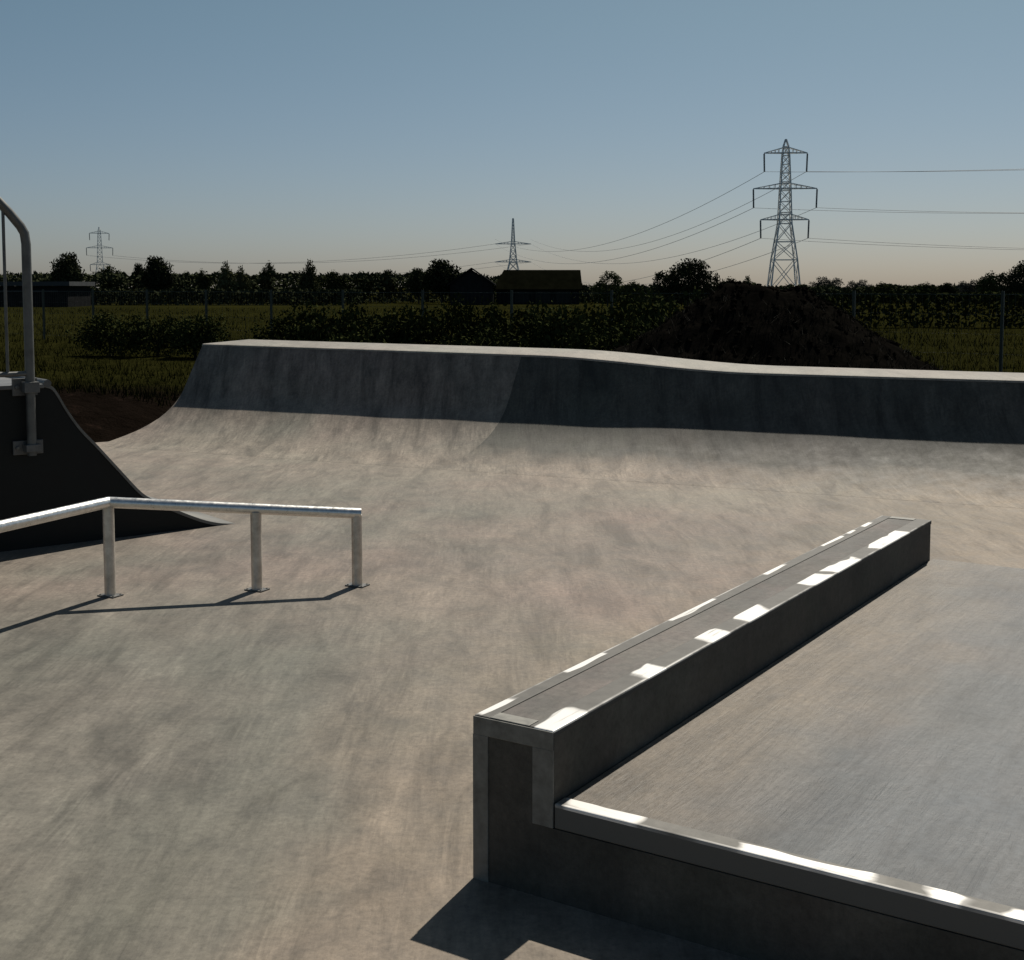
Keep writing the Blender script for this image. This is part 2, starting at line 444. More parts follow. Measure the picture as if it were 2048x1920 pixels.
def angle(mb, a0, a1, axis, leg_t, leg_s, th, side):
    pass
# right and left top angles (L section: a top leg and a side leg), mitred to stand 3 mm proud
def edge_part(name, boxes, mat, parent, bev=.004):
    m_ = MB()
    for b in boxes: m_.box(*b)
    return m_.build(name, mat, parent, bevel=bev, segs=2)
def lprofile(name, pts, y0, y1, mat, parent, axis='y', bev=.0035):
    m_ = MB()
    if axis == 'y': m_.prism([(x, y0, z) for x, z in pts], (0, y1-y0, 0))
    else: m_.prism([(y0, x, z) for x, z in pts], (y1-y0, 0, 0))
    return m_.build(name, mat, parent, bevel=bev)
T = .007
rub_r = steel('rubbed_edge_steel_right', 1, LL, SP_R, top=LH-.006, cross=(0, LW, .066, -1))
rub_l = steel('rubbed_edge_steel_left', 1, LL, SP_L, top=LH-.006, cross=(0, 0, .022, 1))
rub_f = simple('dull_frame_steel', (.185,.18,.16), .6, .1, .4, .3, 30)
o = lprofile('steel_edge', [(LW-.075, LH-T), (LW-T, LH-T), (LW-T, LH-.02), (LW, LH-.02), (LW, LH), (LW-.075, LH)], .0, LL, rub_r, ledge); o['label'] = 'steel edge on the side of the slab, rubbed bright in seven patches'
o = lprofile('steel_edge', [(.050, LH-T), (T, LH-T), (T, LH-.02), (0, LH-.02), (0, LH), (.050, LH)], .0, LL, rub_l, ledge); o['label'] = 'steel edge on the far side, away from the slab'
# frame round the near end: left upright, cross strip under the top, right upright
edge_part('end_frame', [(-.003, .046, -.004, .002, -.01, LH-.052)], rub_f, ledge, .0015)
edge_part('end_frame', [(-.001, LW+.001, -.005, -.0005, LH-.052, LH-.003), ], rub_f, ledge, .0015)
edge_part('end_frame', [(LW-.062, LW+.001, -.004, .002, PH-.066, LH-.052)], rub_f, ledge, .0015)
edge_part('end_frame', [(.0505, LW-.0755, .001, .05, LH-.006, LH+.0005)], rub_f, ledge, .0015)
edge_part('end_frame', [(.0505, LW-.0755, LL-.05, LL-.001, LH-.006, LH+.0005)], rub_f, ledge, .0015)

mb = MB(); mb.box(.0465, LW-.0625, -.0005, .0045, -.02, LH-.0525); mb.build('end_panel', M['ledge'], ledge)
pad = empty('manual_pad', LO, 'low wide smooth concrete slab with a bright steel front edge, lower right foreground', 'skate platform', rz=rz)
PW = 4.6
mb = MB()
batter(mb, LW+.003, LW+PW, .010, LL+.02, PH-.003, b=.0)
mb.build('slab', M['pad'], pad, bevel=.003)
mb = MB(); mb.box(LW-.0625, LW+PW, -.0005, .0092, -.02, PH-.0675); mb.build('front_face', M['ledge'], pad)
rub_p = steel('rubbed_edge_steel_front', 0, PW, [(LW+a, LW+b) for a, b in SP_P], dull=(.135,.128,.113), top=PH-.009, side=(.115,.112,.10), cross=(1, 0, .05, 1))
lprofile('steel_edge', [(.055, PH-T), (T, PH-T), (T, PH-.066), (0, PH-.066), (0, PH), (.055, PH)], LW+.003, LW+PW, rub_p, pad, axis='x')

# ------------------------------------------------------------------ flat rail with a bend
K = V(-2.09, 6.66)
rail = empty('grind_rail', K, 'low round galvanised steel rail on posts, bending towards the viewer', 'grind rail')
def seg(a, b, za, zb, n=8): return [(a + (b-a)*i/n) + UP*(za+(zb-za)*i/n) - K for i in range(n+1)]
RE = V(-.81, 6.895); LE = V(-3.02, 4.45)
mb = MB(); mb.tube(seg(K, RE, .492, .392), .029, 16); o = mb.build('rail_tube', M['galv'], rail); o['label'] = 'straight run of rail falling gently to its right end'
mb = MB(); mb.tube(seg(K, LE, .492, .492), .029, 16); o = mb.build('rail_tube', M['galv'], rail); o['label'] = 'run of rail coming towards the viewer'
for (p, h) in ((K, .475), (V(-1.352, 6.79), .42), (RE - V(.022, .004), .385), (K + (LE-K)*.55, .475), (LE, .475)):
    mb = MB(); mb.tube([p - K, p - K + UP*h], .029, 14); po = mb.build('post', M['rail_post'], rail)
    mb = MB(); q = p - K; mb.frame_box(q, EB, NB, UP, -.055, .055, -.038, .038, .001, .007)
    for sx in (-.043, .043):
        for sy in (-.027, .027):
            mb.tube([q + EB*sx + NB*sy + UP*.007, q + EB*sx + NB*sy + UP*.011], .005, 6)
    mb.build('base_plate', M['brace'], po)

# ------------------------------------------------------------------ quarter pipe at the left
TIP = V(-1.884, 8.742); D = V(-.788, -.616); W = V(-.616, .788); FN = V(.616, -.788)
QP = [(0,0.0), (.12,.018), (.25,.06), (.42,.14), (.54,.205), (.65,.275), (.79,.435), (.93,.60), (1.04,.725), (1.12,.845), (1.175,.945), (1.21,.992), (1.26,1.008)]
# smooth profile by Catmull-Rom
def cr(pts, n=4):
    out = []
    for i in range(len(pts)-1):
        p0 = pts[max(i-1,0)]; p1 = pts[i]; p2 = pts[i+1]; p3 = pts[min(i+2, len(pts)-1)]
        for k in range(n):
            u = k/n
            out.append(tuple(.5*((2*p1[a]) + (-p0[a]+p2[a])*u + (2*p0[a]-5*p1[a]+4*p2[a]-p3[a])*u*u + (-p0[a]+3*p1[a]-3*p2[a]+p3[a])*u**3) for a in (0,1)))
    out.append(pts[-1]); return out
qp = empty('quarter_pipe', TIP, 'black sided quarter pipe ramp with grey deck at the left edge', 'skate ramp')
pr = cr(QP)
WID = 2.4; DL = 2.9
def q3(t, z, w=0): return D*t + UP*z + W*w
mb = MB()
poly = [q3(t, z-.02 if t > .06 else max(-.01, z-.012)) for t, z in pr] + [q3(DL, .985), q3(DL, -.03), q3(.02, -.03)]
mb.prism(poly, W*.03)
mb.build('side_panel', M['ramp_side'], qp)
mb = MB(); mb.prism([p + W*(WID-.03) for p in poly], W*.03); mb.build('side_panel', M['ramp_side'], qp)
mb = MB(); vs = []
for t, z in pr: vs += [q3(t, z, -.006), q3(t, z, WID)]
nq = len(pr)
for t, z in pr: vs += [q3(t+.006, z-.018, -.006), q3(t+.006, z-.018, WID)]
fs = [(2*i, 2*i+1, 2*i+3, 2*i+2) for i in range(nq-1)] + [(2*nq+2*i, 2*nq+2*i+2, 2*nq+2*i+3, 2*nq+2*i+1) for i in range(nq-1)]
fs += [(2*i, 2*i+2, 2*nq+2*i+2, 2*nq+2*i) for i in range(nq-1)] + [(2*i+1, 2*nq+2*i+1, 2*nq+2*i+3, 2*i+3) for i in range(nq-1)]
mb.add(vs, fs, False)
mb.build('riding_surface', M['ramp_ride'], qp)
mb = MB(); mb.frame_box(q3(1.262, 0), D, W, UP, 0, DL-1.262, -.012, WID, .985, 1.010); mb.build('deck', M['ramp_deck'], qp, bevel=.004)
mb = MB(); mb.tube([q3(1.24, 1.012, -.01), q3(1.24, 1.012, WID)], .024, 12); mb.build('coping', M['brace'], qp)
# guard rail bolted to the side
off = FN*.055
gp = [(1.36,.58), (1.36,1.2), (1.36,1.86), (1.368,1.925), (1.39,1.965), (1.45,2.04), (1.52,2.115), (1.56,2.145), (1.62,2.16), (2.2,2.16), (2.85,2.16)]
mb = MB(); mb.tube([q3(t, z) + off for t, z in gp], .028, 14)
mb.tube([q3(2.75, .58) + off, q3(2.75, 2.16) + off], .028, 14)
gr = mb.build('guard_rail', M['guard'], qp)
mb = MB()
for t in (1.49, 1.63, 1.77, 1.91, 2.05, 2.19, 2.33, 2.47, 2.61): mb.tube([q3(t, 1.08) + off, q3(t, 2.13 if t > 1.55 else 2.06) + off], .010, 8)
mb.tube([q3(1.36, 1.08) + off, q3(2.75, 1.08) + off], .016, 10)
mb.build('infill_bar', M['guard'], gr)
for z0, z1, t0, t1 in ((.945, 1.05, 1.305, 1.455), (.585, .67, 1.28, 1.46)):
    mb = MB(); mb.frame_box(q3(0, 0) + FN*.004, D, FN, UP, t0, t1, 0, .016, z0, z1)
    for t in (t0+.025, t1-.025):
        mb.tube([q3(t, (z0+z1)/2) + FN*.02, q3(t, (z0+z1)/2) + FN*.034], .014, 6)
    mb.frame_box(q3(0, 0) + FN*.02, D, FN, UP, 1.315, 1.405, 0, .075, z0+.02, z1-.02)
    mb.build('bracket', M['brace'], gr, bevel=.003)

# ------------------------------------------------------------------ spoil heap behind the bank
mc = V(3.35, 17.4)
mb = MB(); n = 150; ext = 4.2
def heap(x, y):
    dx, dy = x, y
    r = math.hypot(dx/3.3, dy/2.5) if dx > 0 else math.hypot(dx/3.2, dy/2.5)
    flat = max(0, r - .16)/.84
    z = 1.66*max(0, 1-flat)
    nz = .16*noise.noise(V(x*.9, y*.9, 1)) + .06*noise.noise(V(x*2.6, y*2.6, 4)) + .025*noise.noise(V(x*6, y*6, 8))
    return z + nz*min(1, z*1.6+.05) - .06
vs = [(-ext + 2*ext*i/n, -ext + 2*ext*j/n, heap(-ext + 2*ext*i/n, -ext + 2*ext*j/n)) for j in range(n+1) for i in range(n+1)]
mb.add(vs, [(j*(n+1)+i, j*(n+1)+i+1, (j+1)*(n+1)+i+1, (j+1)*(n+1)+i) for j in range(n) for i in range(n)], True)
# clods rolled down the sides
for _ in range(420):
    an = random.uniform(math.pi*.9, math.pi*2.1); r = random.uniform(.2, 2.7)
    x, y = r*math.cos(an), r*math.sin(an)*.9
    s = random.uniform(.015, .05)
    z = heap(x, y) + s*.3
    vs = [V(x, y, z) + V(a, b, c)*s*random.uniform(.7, 1.2) for a, b, c in ((1,0,0), (-1,0,0), (0,1,0), (0,-1,0), (0,0,.8), (0,0,-.8))]
    mb.add(vs, [(0,2,4), (2,1,4), (1,3,4), (3,0,4), (2,0,5), (1,2,5), (3,1,5), (0,3,5)])
o = mb.build('spoil_heap', M['soil'], recalc=False); o.location = mc
tag(o, 'dark heap of dug soil and clods behind the right half of the bank', 'earth heap')

# ------------------------------------------------------------------ leaves
def leaf_faces(mb, c, size, rnd, up_bias=0):
    a = V(rnd.gauss(0,1), rnd.gauss(0,1), rnd.gauss(0,1)).normalized()
    b = a.cross(V(rnd.gauss(0,1), rnd.gauss(0,1), rnd.gauss(0,1))).normalized()
    l = size*rnd.uniform(.6, 1.3); w = l*rnd.uniform(.35, .6)
    mb.add([c - a*l*.5, c + b*w*.5, c + a*l*.5, c - b*w*.5], [(0,1,2,3)])
def crown(lobes, n, size, rnd, inner=.35):
    mb = MB(); tot = sum(l[1][0]*l[1][1]*l[1][2] for l in lobes)
    for c, r in lobes:
        k = int(n*r[0]*r[1]*r[2]/tot) + 1
        # twiggy clusters: pick cluster centres inside the lobe, spread leaves round them
        nc = max(6, k//14)
        for _ in range(nc):
            d = V(rnd.gauss(0,1), rnd.gauss(0,1), rnd.gauss(0,1)).normalized()
            q = rnd.uniform(inner, 1.06)**.6
            cc = V(c[0]+d.x*r[0]*q, c[1]+d.y*r[1]*q, c[2]+d.z*r[2]*q)
            sp = .15*min(r) + size*.5
            for _ in range(14):
                g_ = lambda k: max(-1.4*k, min(1.4*k, rnd.gauss(0, k)))
                leaf_faces(mb, cc + V(g_(sp), g_(sp), g_(sp*.8)), size, rnd)
    return mb
def trunk(h, top, r, rnd, limbs):
    mb = MB()
    mb.tube([(0,0,-.2), (rnd.uniform(-.05,.05)*h, 0, h*.3), (rnd.uniform(-.06,.06)*h, rnd.uniform(-.03,.03)*h, h*.6), (0, 0, top)], [r, r*.8, r*.55, r*.15], 8)
    for l in limbs:
        b = V(0, 0, h*rnd.uniform(.25, .5))
        e = V(*l)
        mb.tube([b, b.lerp(e, .5) + V(0,0,.06*h), e], [r*.45, r*.3, r*.08], 6)
    return mb

KINDS_ = {}
def make_kind(key, lobes, n, size, mat, seed, r=.03, hh=None):
    rnd = random.Random(seed)
    top = max(c[2]+rr[2] for c, rr in lobes)
    cme = crown(lobes, n, size, rnd).mesh('crown', M[mat])
    tme = trunk(top, top*.85, r, rnd, [tuple(c) for c, rr in lobes][:6]).mesh('trunk', M['bark'])
    KINDS_[key] = (cme, tme)
# unit trees: about 1 high; scaled per instance
make_kind('round', [((0,0,.62), (.30,.30,.30)), ((-.2,.05,.52), (.2,.2,.2)), ((.2,-.05,.55), (.22,.2,.22)), ((.02,.1,.80), (.2,.2,.17)), ((-.05,-.1,.36), (.26,.24,.14))], 6500, .07, 'leaf_dark', 1)
make_kind('wide', [((0,0,.60), (.42,.3,.30)), ((-.42,.0,.52), (.26,.2,.2)), ((.4,0,.48), (.3,.2,.24)), ((.1,.1,.80), (.28,.2,.16)), ((-.62,0,.66), (.10,.10,.06)), ((.6,0,.3), (.25,.2,.2)), ((-.3,0,.28), (.4,.2,.2))], 8000, .06, 'leaf_dark', 2)
make_kind('point', [((0,0,.35), (.24,.24,.25)), ((0,0,.58), (.17,.17,.2)), ((.03,0,.80), (.09,.09,.18)), ((-.15,0,.42), (.12,.12,.18))], 4200, .06, 'leaf_pale', 3, .022)
make_kind('loose', [((0,0,.55), (.28,.25,.26)), ((-.25,0,.68), (.15,.15,.13)), ((.25,0,.72), (.16,.15,.15)), ((.05,0,.86), (.13,.13,.11)), ((.0,.1,.3), (.3,.25,.15))], 4000, .07, 'leaf_mid', 4)
make_kind('thin', [((0,0,.55), (.40,.25,.25)), ((-.3,0,.72), (.18,.15,.15)), ((.15,0,.78), (.2,.15,.17)), ((.38,0,.6), (.15,.15,.18)), ((0,0,.28), (.4,.3,.18))], 4200, .06, 'leaf_grey', 5)
make_kind('arch', [((-.18,0,.42), (.16,.16,.34)), ((.22,0,.55), (.15,.15,.25)), ((.06,0,.82), (.24,.15,.13)), ((.0,.15,.25), (.3,.2,.2))], 3600, .06, 'leaf_mid', 6)

F = 2600.0
def tree(kind, u, vtop, hw, d, label, group=None):
    """u, vtop, hw: where it stands on the skyline, d: distance in metres"""
    x = (u-1024)/F*d; h = 1.6 + (575-vtop)/F*d + .04; w = hw/F*d
    ref = {'round': .40, 'wide': .68, 'point': .25, 'loose': .40, 'thin': .50, 'arch': .36}[kind]
    cme, tme = KINDS_[kind]
    e = empty({'round':'broadleaf_tree', 'wide':'spreading_tree', 'point':'pointed_tree', 'loose':'loose_tree', 'thin':'sparse_tree', 'arch':'arching_tree'}[kind], (x, d, -.04), label, 'tree', group)
    e.scale = (w/ref, w/ref, h/.97)
    e.rotation_euler = (0, 0, random.choice((0, math.pi)) if kind != 'wide' else 0)
    for nm, me in (('crown', cme), ('trunk', tme)):
        o = bpy.data.objects.new(nm, me); COL.objects.link(o); o.parent = e
    return e
SKY = 'trees along the skyline'
tree('round', 137, 511, 30, 118, 'dark rounded tree over the grey shed, left of the smallest pylon', SKY)
tree('loose', 225, 532, 27, 138, 'greyish loose tree at the foot of the left pylon', SKY)
tree('round', 282, 531, 15, 136, 'small dark tree touching the left side of a rounder dark tree', SKY)
tree('round', 318, 518, 30, 128, 'dark round tree, second darkest hump right of the left pylon', SKY)
tree('loose', 372, 545, 20, 139, 'low scrubby tree in the dip right of the round dark tree', SKY)
tree('loose', 408, 540, 15, 133, 'small tree just left of the two pale pointed ones', SKY)
tree('point', 455, 522, 17, 130, 'taller of two pale green pointed trees', SKY)
tree('point', 485, 531, 15, 131, 'shorter of two pale green pointed trees', SKY)
tree('loose', 538, 525, 15, 137, 'narrow grey topped tree alone above the low tree belt', SKY)
tree('point', 620, 519, 19, 129, 'yellow green upright tree halfway between the left and middle pylons', SKY)
tree('loose', 672, 543, 26, 131, 'low yellow green tree right of the upright pale tree', SKY)
tree('loose', 728, 545, 24, 137, 'low dim tree in the flat stretch left of the big round crown', SKY)
tree('round', 775, 543, 18, 136, 'small dark knob of a tree in the tree belt left of the big round crown', SKY)
tree('round', 838, 540, 22, 132, 'lesser dark crown leaning on the left of the big round one', SKY)
tree('round', 885, 524, 38, 127, 'big dark round crown left of the gabled outbuilding', SKY)
tree('arch', 1215, 542, 27, 120, 'small arching tree with a gap in its crown, right of the barn', SKY)
tree('loose', 1262, 563, 22, 117, 'low bush like tree between the arching tree and the wide dark one', SKY)
tree('wide', 1376, 519, 66, 96, 'wide dark spreading tree with a thin branch poking out left', SKY)
tree('loose', 1462, 556, 26, 98, 'slumped dark tree filling the slope right of the wide tree', SKY)
tree('point', 1494, 551, 15, 112, 'little pale pointed tree just left of the tall pylon', SKY)
tree('thin', 1652, 552, 32, 140, 'sparse grey see through tree right of the tall pylon', SKY)
tree('thin', 1716, 558, 24, 138, 'smaller sparse grey tree, second right of the tall pylon', SKY)
tree('loose', 1764, 565, 20, 128, 'low dark tree just left of the lowest gap in the skyline', SKY)
tree('loose', 1846, 566, 26, 118, 'dim low tree right of the lowest gap in the skyline', SKY)
tree('round', 1892, 568, 20, 116, 'small dark tree rising behind the dark fence post', SKY)
tree('thin', 1938, 558, 26, 108, 'ragged grey tree left of the big crown at the right edge', SKY)
tree('loose', 1975, 545, 24, 106, 'middle step of the crowns climbing to the right edge', SKY)
tree('wide', 2046, 523, 52, 100, 'big dark crown cut off by the right edge of the view', SKY)

# the tree belt itself, one mass
rnd = random.Random(11); mb = MB()
def belt_top(u):
    base = 551 if u < 960 else (551 + (575-551)*min(1, (u-960)/240))
    return base + 7*noise.noise(V(u*.021, 3, 1)) + 5*noise.noise(V(u*.07, 1, 4))
for _ in range(60000):
    d = rnd.uniform(132, 150); u = rnd.uniform(-500, 2550)
    ztop = 1.6 + (575-belt_top(u))/F*141 + rnd.gauss(0, .12)
    z = ztop*(1 - rnd.random()**1.6*.98)
    leaf_faces(mb, V((u-1024)/F*d, d, z), .5, rnd)
o = mb.build('woodland', M['leaf_dark'], recalc=False)
tag(o, 'low dark belt of distant trees along the whole horizon', 'woodland', kind='stuff')

def hedge(name, label, p, q, h, thick, n, size, mat, seed):
    rnd = random.Random(seed); mb = MB(); p = Vector(p); q = Vector(q)
    t = (q-p); L = t.length; t.normalize(); s = V(-t.y, t.x)
    for _ in range(n):
        k = rnd.uniform(0, L); hh = h*(1 + .22*noise.noise(V(k*.35, seed, 0)) + .12*noise.noise(V(k*1.1, seed, 3)))
        z = hh*(1 - rnd.random()**1.5); w = thick*(1-.45*z/hh)
        leaf_faces(mb, p + t*k + s*rnd.uniform(-w, w) + UP*z, size, rnd)
    o = mb.build(name, M[mat], recalc=False); tag(o, label, 'hedge'); return o
hedge('hedge', 'long dark hedge at the far edge of the left hand field', (-66,121,0), (-14,121,0), 1.35, 1.5, 9000, .45, 'leaf_dark', 3)
hedge('hedge', 'dark hedge along the back of the field at the right edge', (9,55,0), (34,50,0), 1.35, 1.2, 9000, .24, 'bush', 4)

# bushes close behind the bank
BK = []
for i, lobes in enumerate((
    [((0,0,.5), (.62,.5,.45)), ((.45,0,.42), (.4,.4,.4)), ((-.45,.1,.4), (.42,.4,.38)), ((.1,0,.82), (.35,.3,.22))],
    [((0,0,.45), (.7,.5,.42)), ((-.3,0,.75), (.3,.3,.25)), ((.35,.1,.68), (.34,.3,.28)), ((.62,0,.32), (.32,.3,.3))],
    [((0,0,.42), (.55,.5,.4)), ((.1,0,.78), (.22,.22,.25)), ((-.4,0,.55), (.3,.3,.32)), ((.42,0,.5), (.33,.3,.36))])):
    rnd = random.Random(40+i)
    cme = crown(lobes, 3600, .085, rnd, .15)
    for _ in range(26):                                   # long shoots standing out of the top
        a = V(rnd.uniform(-.75,.75), rnd.uniform(-.3,.3), rnd.uniform(.6,.85)); l = rnd.uniform(.12,.32)
        for k in range(7):
            leaf_faces(cme, a + V(rnd.gauss(0,.02), rnd.gauss(0,.02), l*k/6), .06, rnd)
    tme = trunk(.8, .7, .035, rnd, [(.4,0,.5), (-.4,.05,.5), (.1,.2,.7)])
    BK.append((cme.mesh('foliage', M['bush']), tme.mesh('stem', M['bark'])))
def bush(k, x, y, w, h, label, group):
    e = empty('bush', (x, y, terrain_z(x, y)), label, 'bush', group)
    e.scale = (w, w, h); e.rotation_euler = (0, 0, random.choice((0, math.pi, .3, 2.9)))
    for nm, me in zip(('foliage', 'stem'), BK[k]):
        o = bpy.data.objects.new(nm, me); COL.objects.link(o); o.parent = e
HG = 'bushes in the dark row behind the bank'
row = [(-4.3,25.5,1.1,1.10), (-3.3,24.3,1.2,1.38), (-2.1,24.9,1.15,1.30), (-1.1,23.8,1.1,1.42), (0.0,24.6,1.2,1.34), (1.0,23.6,1.1,1.40), (2.0,24.2,1.2,1.52), (2.9,22.8,1.2,1.55), (-2.7,21.5,.9,.95), (-.5,21.2,1.0,.95), (1.4,20.9,1.0,1.05), (2.6,20.2,1.0,1.25)]
for i, (x, y, w, h) in enumerate(row):
    bush(i % 3, x, y, w, h, 'dark leafy bush in the unbroken row between the bank and the barn', HG)
bush(0, -9.6, 31.0, 1.05, .98, 'leftmost of the three low bushes standing alone in the left field', 'low bushes in the left field')
bush(1, -8.3, 30.4, 1.0, .92, 'middle one of the three low bushes standing alone in the left field', 'low bushes in the left field')
bush(2, -7.2, 29.6, 1.0, 1.0, 'rightmost of the three low bushes, nearest the left end of the bank', 'low bushes in the left field')

# rough grass and weeds
rnd = random.Random(5); mb = MB()
def blade(mb, p, h, w, lean):
    s = V(rnd.gauss(0,1), rnd.gauss(0,1)).normalized()*w
    t = V(rnd.gauss(0,lean), rnd.gauss(0,lean), 1)
    mb.add([p - s, p + s, p + t*h], [(0,1,2)])
for _ in range(52000):
    k = rnd.random(); d = 1/((1-k)/15.5 + k/100)
    u = rnd.uniform(-250, 2300)
    x, y = (u-1024)/F*d, d
    n = (x+3.5)*NB.x + (y-14.7)*NB.y; s = (x+3.5)*EB.x + (y-14.7)*EB.y
    if n < 2.4 and s > -1.0: continue
    dens = noise.noise(V(x*.5, y*.5, 7))
    if n < 4.5 and dens < .12: continue
    sc = max(1, d/26)
    blade(mb, V(x, y, terrain_z(x, y)-.02), rnd.uniform(.07, .20)*(1+.5*dens)*sc**.3, .008*sc, .35)
o = mb.build('rough_grass', M['grass'], recalc=False); tag(o, 'rough olive grass covering the field behind the skate park', 'grass', kind='stuff')
mb = MB()
for _ in range(700):
    an = rnd.uniform(math.pi*.9, math.pi*2.1); r = rnd.uniform(.7, 2.6)
    x, y = r*math.cos(an), r*math.sin(an)*.9
    p = mc + V(x, y, heap(x, y)-.02)
    for _ in range(5): blade(mb, p + V(rnd.gauss(0,.04), rnd.gauss(0,.04)), rnd.uniform(.04, .13), .006, .5)
o = mb.build('dry_weeds', M['weed'], recalc=False); tag(o, 'thin dry weeds growing over the dark soil heap', 'weeds', kind='stuff')

# ------------------------------------------------------------------ mesh fence
FA, FB = V(10.70, 21.0), V(-25.3, 50.0)
fd = (FB-FA).normalized(); FL = (FB-FA).length; sp = 2.75
fence = empty('mesh_fence', FA, 'thin dark wire mesh fence on slim posts crossing behind the bank and heap', 'fence')
npost = int(FL/sp)
for i in range(npost+1):
    p = fd*sp*i
    mb = MB(); mb.frame_box(p, fd, V(-fd.y, fd.x), UP, -.025, .025, -.025, .025, -.2, 1.54); mb.build('post', M['fence_post'], fence)
    if i < npost:
        mb = MB(); r = .0035
        a = p + fd*.04; b = p + fd*(sp-.04)
        for k in range(5): mb.bar(a + UP*(.08 + .35*k), b + UP*(.08 + .35*k), .0035)
        for k in range(22):
            q = a + (b-a)*(k+.5)/22; mb.bar(q + UP*.06, q + UP*1.48, .003)
        mb.bar(a + UP*1.48, b + UP*1.48, .012)
        mb.build('mesh_panel', M['fence'], fence)

# ------------------------------------------------------------------ farm buildings
def gable(name, label, cat, loc, rz, L, Wd, eave, ridge, roofm, hip=0):
    e = empty(name, loc, label, cat, rz=rz)
    mb = MB(); mb.box(-L/2, L/2, -Wd/2, Wd/2, -.2, eave)
    mb.prism([(-L/2+hip*.6, -Wd/2, eave), (-L/2+hip*.6, Wd/2, eave), (-L/2+hip*.6, 0, ridge-.1)], (L-hip*.6, 0, 0))
    mb.build('wall', M['wall_dark'], e)
    mb = MB(); o_ = .3; t_ = .12; sl = (ridge-eave)/(Wd/2)
    for sg in (-1, 1):
        ey = sg*(Wd/2+o_); ez = eave - sl*o_
        vs = [(-L/2-o_, ey, ez), (L/2+o_, ey, ez), (L/2+o_-.1, 0, ridge), (-L/2-o_+hip, 0, ridge)]
        vs += [(x, y, z+t_) for x, y, z in vs]
        mb.add(vs, [(0,1,2,3), (4,7,6,5), (0,4,5,1), (1,5,6,2), (2,6,7,3), (3,7,4,0)])
    if hip:
        vs = [(-L/2-o_, -Wd/2-o_, eave-sl*o_+.02), (-L/2-o_, Wd/2+o_, eave-sl*o_+.02), (-L/2-o_+hip, 0, ridge+.02)]
        mb.add(vs + [(x, y, z+t_) for x, y, z in vs], [(0,1,2), (3,5,4), (0,3,4,1), (1,4,5,2), (2,5,3,0)])
    mb.build('roof', M[roofm], e)
    mb = MB()
    for k in range(3): mb.box(-L/2+L*(.22+.25*k), -L/2+L*(.22+.25*k)+1.4, -Wd/2-.05, -Wd/2+.02, .1, min(2.4, eave-.3))
    mb.build('door', M['ramp_side'], e)
    return e
bd = 128
gable('barn', 'long low barn with a dark olive roof below the middle pylon', 'barn', ((1075-1024)/F*bd, bd, 0), 0, 8.0, 3.4, 1.6, 3.20, 'roof', hip=1.0)
gable('outbuilding', 'small gabled outbuilding with a dark pointed roof left of the barn', 'outbuilding', ((945-1024)/F*126, 126, 0), R(90), 6, 4.0, 1.95, 3.35, 'wall_dark')
sh = empty('long_shed', (-52.5, 113, 0), 'long low grey roofed shed at the left edge beneath the dark round tree', 'shed')
mb = MB(); mb.box(-12, 15.0, -3, 3, -.2, 1.72); mb.build('wall', M['wall_dark'], sh)
mb = MB(); mb.frame_box((0,0,0), (1,0,0), (0,1,0), (0,0,1), -12.4, 15.3, -3.4, 3.4, 1.74, 2.10); mb.build('roof', M['roof_grey'], sh)
mb = MB(); mb.box(-12, 14.2, -3.12, -3.01, 1.22, 1.34); mb.build('wall_rail', M['roof_grey'], sh)

